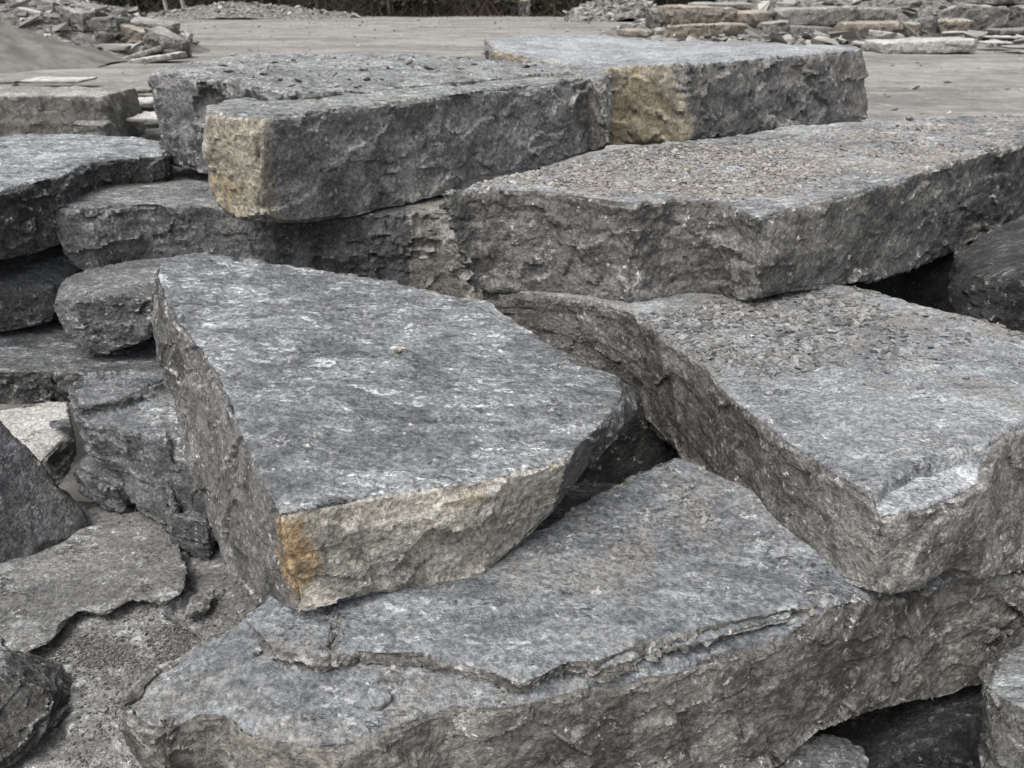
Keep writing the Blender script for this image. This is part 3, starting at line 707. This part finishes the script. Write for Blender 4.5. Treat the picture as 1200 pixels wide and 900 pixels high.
F_BOT = {0: (165, 925, 0), 35: (185, 940, 0), 34: (195, 960, 0), 33: (215, 975, -.02), 32: (262, 980, -.03), 31: (285, 1000, -.04), 30: (340, 1010, -.05), 29: (400, 1020, -.06), 28: (460, 1030, -.08), 27: (530, 1040, -.10),
         26: (570, 1050, -.08), 25: (640, 1050, -.08), 24: (700, 1040, -.06), 23: (740, 1030, -.06), 22: (800, 1010, -.05), 21: (862, 960, -.04), 20: (922, 900, -.03), 19: (962, 862, -.02), 18: (1040, 838, 0), 17: (1100, 820, 0),
         16: (1200, 786, 0), 15: (1270, 768, 0)}
upper = [(300, 742, .42), (315, 762, .42), (355, 768, .42), (392, 771, .42), (412, 763, .42), (450, 766, .42), (492, 764, .42), (540, 781, .42), (575, 790, .42), (612, 803, .42), (640, 790, .42), (665, 776, .42),
         (700, 775, .42), (735, 762, .42), (765, 750, .42), (800, 742, .42), (850, 730, .42), (955, 708, .42)]
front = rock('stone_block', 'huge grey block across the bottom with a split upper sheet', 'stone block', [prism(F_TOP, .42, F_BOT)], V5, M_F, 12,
    dict(scoop=.022, scoop_size=.36, step=.004, nstep=5, top_fine=.0035, strata=.005, big=.012, chip=.010),
    ledges=[([(u, v - 9, z) for u, v, z in upper] + [(1000, 760, .42), (700, 900, .42), (300, 1000, .42), (-60, 1000, .42), (-20, 770, .42), (190, 715, .42), (272, 702, .42)], .022, .006),
            ([(205, 800, .40), (235, 775, .40), (262, 800, .40), (300, 838, .40), (250, 880, .40), (150, 900, .40), (100, 820, .40), (150, 790, .40)], .012, .012),
            ([(690, 786, .40), (760, 766, .40), (830, 752, .40), (900, 738, .40), (960, 724, .40), (960, 800, .40), (700, 840, .40)], .012, .010)],
    pale=lambda P, Nn: .55 * ss(.5, .8, -Nn[:, 1]) * ss(.15, -.2, P[:, 0] + .2 * (P[:, 2])))
SPR = dict(scoop=.022, scoop_size=.12, step=.004, nstep=5, top_fine=.0035, strata=.006, layer=.012, big=.012, chip=.003)
def sheet(line, back, th, sd, lift=-.001):
    return rock('upper_sheet', None, None, [prism([(u, v, .42 + lift) for u, v, _ in line] + [(u, v, .42 + lift) for u, v in back], th, inset=.012)], .0055, M_F, 12, SPR, parent=front)
k_ = 4                                                   # the sheet has cracked through: a small left piece and the long right one
sheet(upper[:k_] + [(389, 768, .42)], [(378, 757), (392, 752), (384, 715), (388, 690), (360, 668), (300, 705), (278, 722)], .040, 12)
sheet(upper[k_ - 1:], [(960, 690), (880, 600), (798, 542), (735, 570), (655, 612), (480, 642), (372, 668), (396, 694), (392, 716), (401, 750), (388, 757)], .040, 12)
sheet([(690, 787, .42), (735, 777, .42), (770, 762, .42), (820, 755, .42), (870, 737, .42), (930, 724, .42)], [(940, 690), (860, 700), (700, 745)], .014, 12, -.016)
rock('flake', None, None, [hull([(432, 803, 1.115), (452, 803, 1.115), (461, 812, 1.10), (460, 822, 1.085), (447, 829, 1.07), (434, 828, 1.07), (428, 815, 1.09)],
     [py(432, 803, 1.115) - [0, 0, .02], py(461, 815, 1.10) - [0, 0, .02], py(440, 829, 1.07) - [0, 0, .02]])], .004, M_F, 13,
     dict(big=.001, scoop=.002, scoop_size=.05, strata=0, step=.001, fine=.0008, top_fine=.0008, chip=.001), parent=front)

# ---- right hand side
M_R2 = rock_mat('right_slab_stone', gs=1.2, seed=14, side=((.082, .079, .074), (.215, .209, .197)), top=((.165, .173, .182), (.33, .342, .355)), dust=.45, dust_col=(.24, .228, .21), white=1.0, veins=1.6, flake=.8, pale_col=(.47, .485, .50))
R2_TOP = [(772, 388, .665), (800, 408, .66), (828, 432, .66), (848, 460, .66), (885, 488, .66), (922, 518, .66), (960, 540, .655), (1000, 570, .65), (1035, 595, .65), (1085, 586, .655), (1130, 568, .66), (1158, 552, .665), (1161, 528, .675),
          (1172, 508, .685), (1215, 494, .69), (1270, 480, .69), (1270, 440, .68), (1240, 405, .67), (1190, 385, .67), (1120, 362, .67), (1050, 345, .67), (950, 325, .65), (800, 325, .62), (600, 325, .60), (562, 338, .60), (680, 350, .605), (742, 368, .625)]
R2_BOT = {0: (793, 530, 0), 1: (800, 540, 0), 2: (822, 568, 0), 3: (850, 600, -.02), 4: (884, 628, -.02), 5: (915, 648, -.03), 6: (950, 668, -.04), 7: (985, 684, -.04), 8: (1022, 698, -.03), 9: (1075, 690, -.03), 10: (1112, 668, 0),
          11: (1140, 680, 0), 12: (1160, 680, -.04), 13: (1180, 678, -.06), 14: (1215, 676, -.05), 15: (1270, 672, -.04), 26: (760, 505, 0), 25: (700, 450, 0), 24: (590, 410, 0)}
CHIP = np.array([pz(*c)[:2] for c in [(1030, 600, .655), (1030, 585, .655), (1048, 566, .655), (1078, 552, .655), (1112, 544, .655), (1160, 540, .655), (1170, 580, .655), (1060, 620, .655)]])
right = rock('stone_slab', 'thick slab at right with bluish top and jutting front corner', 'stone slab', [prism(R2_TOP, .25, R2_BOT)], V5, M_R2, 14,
    dict(scoop=.018, scoop_size=.36, step=.007, nstep=5, big=.014, chip=.010),
    ledges=[([(1028, 600, .655), (1026, 583, .655), (1045, 562, .655), (1075, 548, .655), (1110, 540, .655), (1160, 536, .655), (1170, 580, .655), (1060, 620, .655)], .024, .016)],
    pale=lambda P, Nn: 1.1 * ss(.008, -.004, poly_sd(P[:, :2], CHIP)) * ss(.7, .9, Nn[:, 2]))
M_R1 = rock_mat('gravel_topped_stone', gs=0.75, seed=15, side=((.092, .090, .087), (.225, .221, .212)), top=((.14, .145, .152), (.33, .338, .345)), dust=.55, dust_col=(.30, .275, .245), white=1.3, veins=.9, pale_col=(.21, .205, .19))
R1_TOP = [(512, 226, 1.0), (545, 220, 1.0), (590, 221, 1.0), (640, 222, 1.0), (690, 229, 1.0), (740, 236, 1.0), (790, 231, 1.0), (840, 232, 1.0), (888, 252, .995), (940, 240, 1.0), (990, 228, 1.005), (1050, 212, 1.01), (1110, 190, 1.03), (1160, 175, 1.05), (1190, 168, 1.06),
          (1240, 152, 1.07), (1270, 140, 1.08), (1270, 125, 1.08), (1200, 136, 1.06), (1120, 137, 1.06), (1060, 136, 1.06), (1010, 142, 1.05), (940, 147, 1.04), (870, 155, 1.03), (800, 163, 1.02), (720, 173, 1.01), (640, 192, 1.0), (570, 209, 1.0)]
R1_BOT = {0: (542, 339, .0), 1: (565, 345, 0), 2: (610, 347, 0), 3: (655, 349, 0), 4: (700, 353, 0), 5: (748, 357, 0), 6: (795, 359, 0), 7: (840, 357, 0), 8: (885, 354, 0), 9: (935, 342, .02), 10: (985, 336, .05), 11: (1045, 328, .1),
          12: (1090, 312, .15), 13: (1130, 292, .15), 14: (1165, 272, .15), 15: (1210, 252, .1), 16: (1265, 232, 0)}
R1_FOOT = [(520, 300, .78), (620, 320, .76), (740, 325, .75), (880, 325, .74), (990, 310, .76), (1080, 280, .8), (1100, 240, .9), (600, 250, .9)]
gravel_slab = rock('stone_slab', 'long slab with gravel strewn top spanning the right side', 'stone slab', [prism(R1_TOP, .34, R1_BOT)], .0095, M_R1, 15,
    dict(scoop=.022, scoop_size=.36, step=.007, nstep=5, big=.014, strata=.005, top_fine=.005, chip=.012))

# ---- centre slab
M_S1 = rock_mat('centre_slab_stone', gs=1.0, seed=16, side=((.062, .062, .061), (.178, .177, .173)), top=((.105, .110, .116), (.275, .285, .295)), white=1.0, flake=1.35, streak=(1, 2.0, 1), streak_rot=-.25, edge=1.3,
                pale_col=(.44, .42, .37), stain_col=(.36, .225, .09))
S1_TOP = [(180, 318, .80), (192, 298, .80), (240, 293, .80), (310, 304, .78), (380, 313, .76), (445, 323, .74), (520, 343, .72), (573, 353, .71), (600, 374, .70), (650, 403, .69), (698, 428, .68), (726, 440, .675), (731, 466, .672), (708, 498, .672),
          (690, 512, .673), (668, 540, .674), (600, 556, .68), (520, 570, .69), (430, 583, .695), (370, 594, .70), (322, 604, .70), (302, 560, .71), (278, 506, .725), (262, 460, .735), (240, 420, .75), (206, 375, .77), (188, 345, .79)]
S1_BOT = {0: (180, 392, 0), 26: (184, 425, 0), 25: (197, 462, 0), 24: (218, 545, 0), 23: (245, 625, 0), 22: (262, 670, 0), 21: (308, 708, 0), 20: (353, 720, 0), 19: (398, 708, 0), 18: (440, 698, 0), 17: (545, 692, 0.02), 16: (606, 648, .04),
          15: (648, 604, .05), 14: (690, 549, .09), 13: (732, 502, .12), 12: (750, 484, .09), 11: (748, 466, .08)}
st1, st2 = blob(344, 650, 1.30, .068, .12, .14), blob(540, 582, 1.42, .16, .10, .03)
st3 = blob(655, 552, 1.50, .035, .06, .025)
st4 = blob(325, 668, 1.28, .055, .12, .045)
front_d = facing((.18, -.97, 0), .60, .85)
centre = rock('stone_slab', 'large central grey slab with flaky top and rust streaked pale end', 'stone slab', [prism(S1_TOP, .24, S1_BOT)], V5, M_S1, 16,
    dict(scoop=.018, scoop_size=.30, step=.007, nstep=6, big=.010, strata=.008, top_fine=.004, chip=.009),
    stain=lambda P, Nn: np.maximum.reduce([st1(P, Nn), st4(P, Nn), .52 * st2(P, Nn), .6 * st3(P, Nn)]) * (1 - ss(.6, .9, Nn[:, 2])) * ss(.3, .6, -Nn[:, 1]),
    pale=lambda P, Nn: front_d(P, Nn) * ss(.20, .12, P[:, 0] + fbm(P * 9, 15, 3) * .03))

# ---- the two slabs on top
M_T1 = rock_mat('top_slab_stone', gs=0.7, seed=17, side=((.155, .152, .148), (.345, .340, .330)), top=((.14, .146, .15), (.36, .37, .37)), dust=.35, dust_col=(.33, .32, .29), white=1.25, stain_col=(.36, .27, .15), pale_col=(.42, .39, .31), streak=(1, 3.5, 1))
T1_TOP = [(243, 131, 1.2), (262, 133, 1.2), (303, 137, 1.2), (350, 132, 1.2), (400, 126, 1.2), (460, 119, 1.2), (510, 113, 1.2), (560, 106, 1.2), (610, 101, 1.2), (660, 95, 1.2), (690, 90, 1.2), (704, 94, 1.2), (716, 86, 1.2), (700, 78, 1.2),
          (620, 80, 1.2), (540, 86, 1.2), (450, 94, 1.2), (360, 104, 1.2), (300, 110, 1.2), (262, 116, 1.2), (246, 122, 1.2)]
T1_BOT = {0: (248, 232, 0), 1: (268, 257, 0), 2: (303, 259, 0), 3: (345, 263, .0), 4: (390, 259, 0), 5: (450, 247, 0), 6: (508, 234, 0), 7: (560, 220, 0), 8: (612, 204, 0), 9: (662, 190, 0), 10: (697, 178, 0), 11: (714, 174, 0)}
T1_UP = [(171, 85, 1.275), (215, 86, 1.28), (268, 90, 1.275), (300, 98, 1.265), (330, 106, 1.245), (420, 104, 1.225), (520, 95, 1.22), (620, 86, 1.215), (690, 83, 1.205), (690, 76, 1.215), (620, 70, 1.235), (540, 64, 1.26), (450, 61, 1.275), (360, 60, 1.29), (270, 64, 1.29), (205, 73, 1.29)]
och = blob(262, 225, 3.35, .17, .3, .15)
M_T0 = rock_mat('set_back_slab_stone', 25, side=((.06, .06, .06), (.20, .20, .20)), top=((.15, .156, .16), (.36, .37, .37)), dust=.3, dust_col=(.33, .32, .29), white=2.2, streak=(1, 3.5, 1), gs=.8)
set_back = rock('stone_slab', 'rough slab set back behind the yellowish ended slab', 'stone slab', [prism(T1_UP, .44, {0: (188, 193, 0), 1: (222, 200, .0), 2: (270, 215, 0)})], .0135, M_T0, 25,
    dict(scoop=.03, scoop_size=.26, step=.011, nstep=6, big=.015, top_fine=.006, chip=.016))
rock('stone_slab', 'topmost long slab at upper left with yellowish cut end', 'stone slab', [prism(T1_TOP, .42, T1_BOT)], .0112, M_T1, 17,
    dict(scoop=.022, scoop_size=.36, step=.009, nstep=6, big=.012, top_fine=.006, chip=.010),
    pale=lambda P, Nn: ss(-.99, -1.03, P[:, 0] + .25 * (P[:, 1] - 3.35) + fbm(P * 7, 3, 3) * .015) * ss(.45, .75, -Nn[:, 1]) * ss(3.7, 3.6, P[:, 1]),
    stain=lambda P, Nn: .75 * och(P, Nn) * ss(-.99, -1.03, P[:, 0] + .25 * (P[:, 1] - 3.35)) * ss(.3, .6, -Nn[:, 1]))
M_T2 = rock_mat('back_slab_stone', 18, side=((.11, .108, .105), (.27, .265, .256)), top=((.25, .262, .275), (.44, .455, .465)), white=1.2, stain_col=(.38, .305, .18), pale_col=(.41, .375, .295), streak=(1, 3, 1))
T2_TOP = [(566, 44, 1.3), (575, 55, 1.28), (630, 68, 1.25), (696, 84, 1.17), (718, 79, 1.18), (740, 75.5, 1.20), (765, 73.5, 1.225), (800, 73, 1.25), (850, 70, 1.25), (900, 66, 1.25), (960, 61, 1.25), (1006, 57, 1.25), (1012, 55, 1.25), (980, 52.5, 1.26), (900, 49, 1.27),
          (800, 46, 1.28), (700, 42, 1.3), (620, 41, 1.3)]
T2_BOT = {0: (572, 72, 0), 4: (722, 173, .0), 5: (745, 172, 0), 6: (770, 170, 0), 7: (800, 168, 0), 8: (850, 165, 0), 9: (900, 160, 0), 10: (960, 153, 0), 11: (1010, 142, .0), 12: (1020, 138, 0)}
rock('stone_slab', 'back slab at top right with ochre stained end face', 'stone slab', [prism(T2_TOP, .5, T2_BOT)], .018, M_T2, 18, dict(scoop=.032, scoop_size=.3, step=.008, big=.02, chip=.012),
    pale=lambda P, Nn: .8 * ss(1.22, 1.06, P[:, 0] + fbm(P * 3, 4, 3) * .15 + (P[:, 2] - .95) * .4) * ss(.15, .35, -Nn[:, 1]) * ss(6.4, 6.0, P[:, 1]),
    stain=lambda P, Nn: .58 * ss(1.24, .92, P[:, 0] + fbm(P * 4, 7, 3) * .18 + (P[:, 2] - .95) * .5) * ss(.15, .35, -Nn[:, 1]) * ss(6.4, 6.0, P[:, 1]))

# ---- stones in the gaps on the right
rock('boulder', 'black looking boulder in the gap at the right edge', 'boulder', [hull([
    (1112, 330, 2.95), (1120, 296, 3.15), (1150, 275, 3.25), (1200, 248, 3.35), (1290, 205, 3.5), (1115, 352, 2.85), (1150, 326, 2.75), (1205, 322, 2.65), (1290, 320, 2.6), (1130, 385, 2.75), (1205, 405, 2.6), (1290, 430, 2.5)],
    [(2.3, 3.6, .3), (2.9, 3.6, .3), (2.8, 3.5, .8), (1.9, 2.8, .1), (2.3, 2.6, .1)])], .015, M_DK, 19, dict(scoop=.018, scoop_size=.15))  # its near-black colour paints in the shade of the overhanging slab
M_M = rock_mat('low_gap_stone', 20, side=((.07, .07, .069), (.17, .17, .166)), top=((.15, .155, .16), (.32, .33, .335)), white=1.0)
rock('boulder', 'lighter grey block at the bottom right corner', 'boulder', [hull([
    (1152, 800, 1.22), (1172, 792, 1.28), (1230, 786, 1.30), (1290, 790, 1.25), (1160, 905, 1.08), (1190, 850, 1.10), (1230, 840, 1.08), (1154, 960, 1.08), (1290, 960, 1.0)],
    [(1.35, 1.6, 0), (1.7, 1.55, 0), (1.35, 1.5, .2), (1.7, 1.55, .25)])], .006, M_M, 20, dict(scoop=.014, scoop_size=.1))
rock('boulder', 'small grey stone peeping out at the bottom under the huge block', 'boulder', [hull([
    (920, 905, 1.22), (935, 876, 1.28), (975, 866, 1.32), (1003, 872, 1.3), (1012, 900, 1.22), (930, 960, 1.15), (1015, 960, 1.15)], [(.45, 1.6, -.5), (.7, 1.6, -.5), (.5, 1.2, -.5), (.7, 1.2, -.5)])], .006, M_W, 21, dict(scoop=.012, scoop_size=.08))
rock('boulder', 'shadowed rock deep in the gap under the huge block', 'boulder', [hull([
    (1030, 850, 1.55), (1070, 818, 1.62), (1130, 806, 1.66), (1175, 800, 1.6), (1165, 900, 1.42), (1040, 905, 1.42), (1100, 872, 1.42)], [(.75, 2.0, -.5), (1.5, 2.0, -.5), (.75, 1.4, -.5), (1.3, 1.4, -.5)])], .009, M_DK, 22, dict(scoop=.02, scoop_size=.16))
rock('boulder', 'low added stone painted black for shade at the very bottom under the huge block', 'boulder', [hull([
    (1010, 935, 1.28), (1040, 892, 1.34), (1090, 890, 1.34), (1120, 905, 1.3), (1130, 1000, 1.1), (985, 1000, 1.1)], [(.75, 1.4, -.5), (1.1, 1.4, -.5), (.75, 1.0, -.5), (1.0, 1.0, -.5)])], .009, M_DK, 27, dict(scoop=.016, scoop_size=.14))  # added filler over the bright ground, gap shade painted into its colour
M_K = rock_mat('corner_stone', 23, side=((.065, .064, .062), (.14, .138, .133)), top=((.15, .152, .155), (.3, .303, .305)), white=.8)
rock('boulder', 'dark angular stone at the bottom left corner', 'boulder', [hull([
    (-80, 760, 1.36), (0, 762, 1.36), (8, 790, 1.26), (30, 800, 1.28), (53, 818, 1.26), (50, 855, 1.2), (20, 892, 1.15), (0, 905, 1.13), (-80, 960, 1.05), (-80, 800, 1.2)],
    [(-1.3, 1.5, .1), (-1.12, 1.45, .1), (-1.05, 1.3, .1)])], .006, M_K, 24, dict(scoop=.014, scoop_size=.12, big=.006))

# ================================================================== SMALL STONES
MG1 = chip_mat('pink_grey_grit', (.20, .19, .175), (.37, .35, .325))
MG2 = chip_mat('blue_grey_grit', (.10, .10, .10), (.30, .30, .295))
MG3 = chip_mat('dark_grit', (.06, .058, .055), (.20, .195, .185))
chips('loose_grit', 'beige grit spread over the top of the long right slab', np.concatenate([
    surface_points(gravel_slab, [(560, 214, 1), (650, 192, 1), (760, 178, 1), (900, 165, 1.02), (960, 185, 1.02), (880, 225, 1), (800, 226, 1), (640, 216, 1)], 9000, RNG, .15),
    surface_points(gravel_slab, [(720, 180, 1), (1200, 140, 1.05), (1190, 165, 1.05), (900, 240, 1)], 2600, RNG, .1)]), (.0026, .013), MG1, RNG)
chips('loose_grit', 'grey chippings under the overhang on the right slab', np.concatenate([
    surface_points(right, [(745, 365, .665), (830, 350, .665), (1000, 345, .665), (1010, 390, .665), (930, 425, .665), (850, 425, .665), (790, 395, .665)], 5500, RNG, .12),
    surface_points(right, [(1000, 350, .665), (1180, 390, .665), (1150, 440, .665), (960, 420, .665)], 900, RNG, .1)]), (.0022, .017), MG2, RNG)
chips('loose_grit', 'dark grit covering the low ledge beside the huge block', np.concatenate([
    surface_points(ledge, [(60, 760, .14), (150, 720, .15), (250, 690, .15), (330, 690, .15), (150, 840, .13), (60, 800, .13)], 3400, RNG, .1),
    surface_points(ledge, [(30, 900, .1), (60, 860, .12), (180, 870, .12), (220, 960, .1)], 900, RNG, .08),
    surface_points(ledge, [(-50, 700, .15), (150, 600, .15), (250, 660, .15), (60, 840, .13)], 1200, RNG, .1)]), (.0014, .0055), MG3, RNG, .7)
chips('loose_grit', 'fine crumbs on the sheet of the huge front block', surface_points(front, [(430, 740, .42), (620, 640, .42), (780, 560, .42), (830, 660, .42), (620, 770, .42)], 1300, RNG, .08), (.002, .007), MG2, RNG)
chips('loose_flakes', 'thin flakes lying on the set back slab at the top', surface_points(set_back,
      [(300, 110, 1.24), (420, 100, 1.24), (680, 85, 1.22), (600, 68, 1.25), (350, 64, 1.28), (220, 78, 1.28)], 260, RNG, .1), (.008, .035), MG2, RNG, .3, 'flakes')

def near_surface(o, u, v, z):
    P, up = ROCKS[o.name]; c = pz(u, v, z); k = np.argmin(np.hypot(P[:, 0] - c[0], P[:, 1] - c[1]) + (up < .4) * 9); return P[k]
def pebble(label, o, u, v, z, s, mat, seed, flat=.5, cat='pebble'):
    rng = np.random.default_rng(seed); c = near_surface(o, u, v, z) + [0, 0, s * flat * .35]
    pts = []
    for k in range(14):
        d = rng.normal(0, 1, 3); d /= np.linalg.norm(d); pts.append(c + d * np.array([s, s * .75, s * flat]) * rng.uniform(.8, 1.1))
    return rock('pebble', label, cat, [(pts, None)], max(s / 7, .0025), mat, seed,
                dict(big=.0, scoop=s * .12, scoop_size=s, strata=0, step=0, fine=s * .03, top_fine=s * .03, chip=0), group='single stones lying on the slabs')
pebble('small brown pebble alone on the central slab top', centre, 466, 411, .71, .018, bg_mat('brown_pebble', 61, (.12, .105, .085), (.2, .18, .15)), 61, .7)
pebble('small stone wedged in the crack on the huge front block', front, 301, 752, .42, .016, M_F, 62, .7)
pebble('palest chip among the chippings under the overhang', right, 882, 392, .66, .013, M_PALE, 63, .6)
pebble('flat pale chip left of the palest chip under the overhang', right, 862, 406, .66, .012, M_PALE, 64, .4)
pebble('bluish stone in the chippings near the overhang', right, 972, 390, .66, .024, M_R2, 65, .5)
pebble('dark stone on the gritty ledge near the corner stone', ledge, 75, 832, .13, .018, M_K, 66, .5)
pebble('dark flat stone on the gritty ledge beside the huge block', ledge, 122, 830, .13, .016, M_K, 67, .5)

chips('loose_crumbs', 'stone crumbs gathered along the foot of the central slab', np.concatenate([
    surface_points(front, [(300, 715, .42), (440, 700, .42), (560, 690, .42), (640, 630, .42), (660, 650, .42), (560, 712, .42), (420, 722, .42), (310, 735, .42)], 900, RNG, .03),
    surface_points(front, [(780, 545, .43), (800, 560, .43), (900, 680, .43), (950, 712, .43), (900, 700, .43), (820, 610, .43)], 700, RNG, .02)]), (.002, .011), MG2, RNG)
for k, (lb, o_, u, v, z, sz, fl) in enumerate([
        ('flat grey stone chip on the ledge below the layered block', ledge, 170, 672, .16, .022, .4),
        ('dark stone chip on the ledge nearest the tilted slab', ledge, 40, 715, .15, .014, .6),
        ('grey chip on the ledge close to the central slab corner', ledge, 240, 705, .15, .016, .6),
        ('small grey chip on the front block below the central slab corner', front, 420, 735, .42, .010, .6),
        ('small dark chip on the front block near the right slab', front, 760, 690, .42, .010, .7),
        ('pale chip on the bluish top of the right slab', right, 1010, 455, .66, .010, .5),
        ('dark chip on the right part of the right slab top', right, 1130, 450, .66, .013, .5),
        ('grey stone lying on the gravel topped slab near its front edge', gravel_slab, 800, 215, 1.0, .022, .6),
        ('dark stone lying at the right rear of the gravel topped slab', gravel_slab, 1065, 142, 1.05, .03, .5)]):
    pebble(lb, o_, u, v, z, sz, (M_M, M_K, M_P)[k % 3], 400 + k, fl)
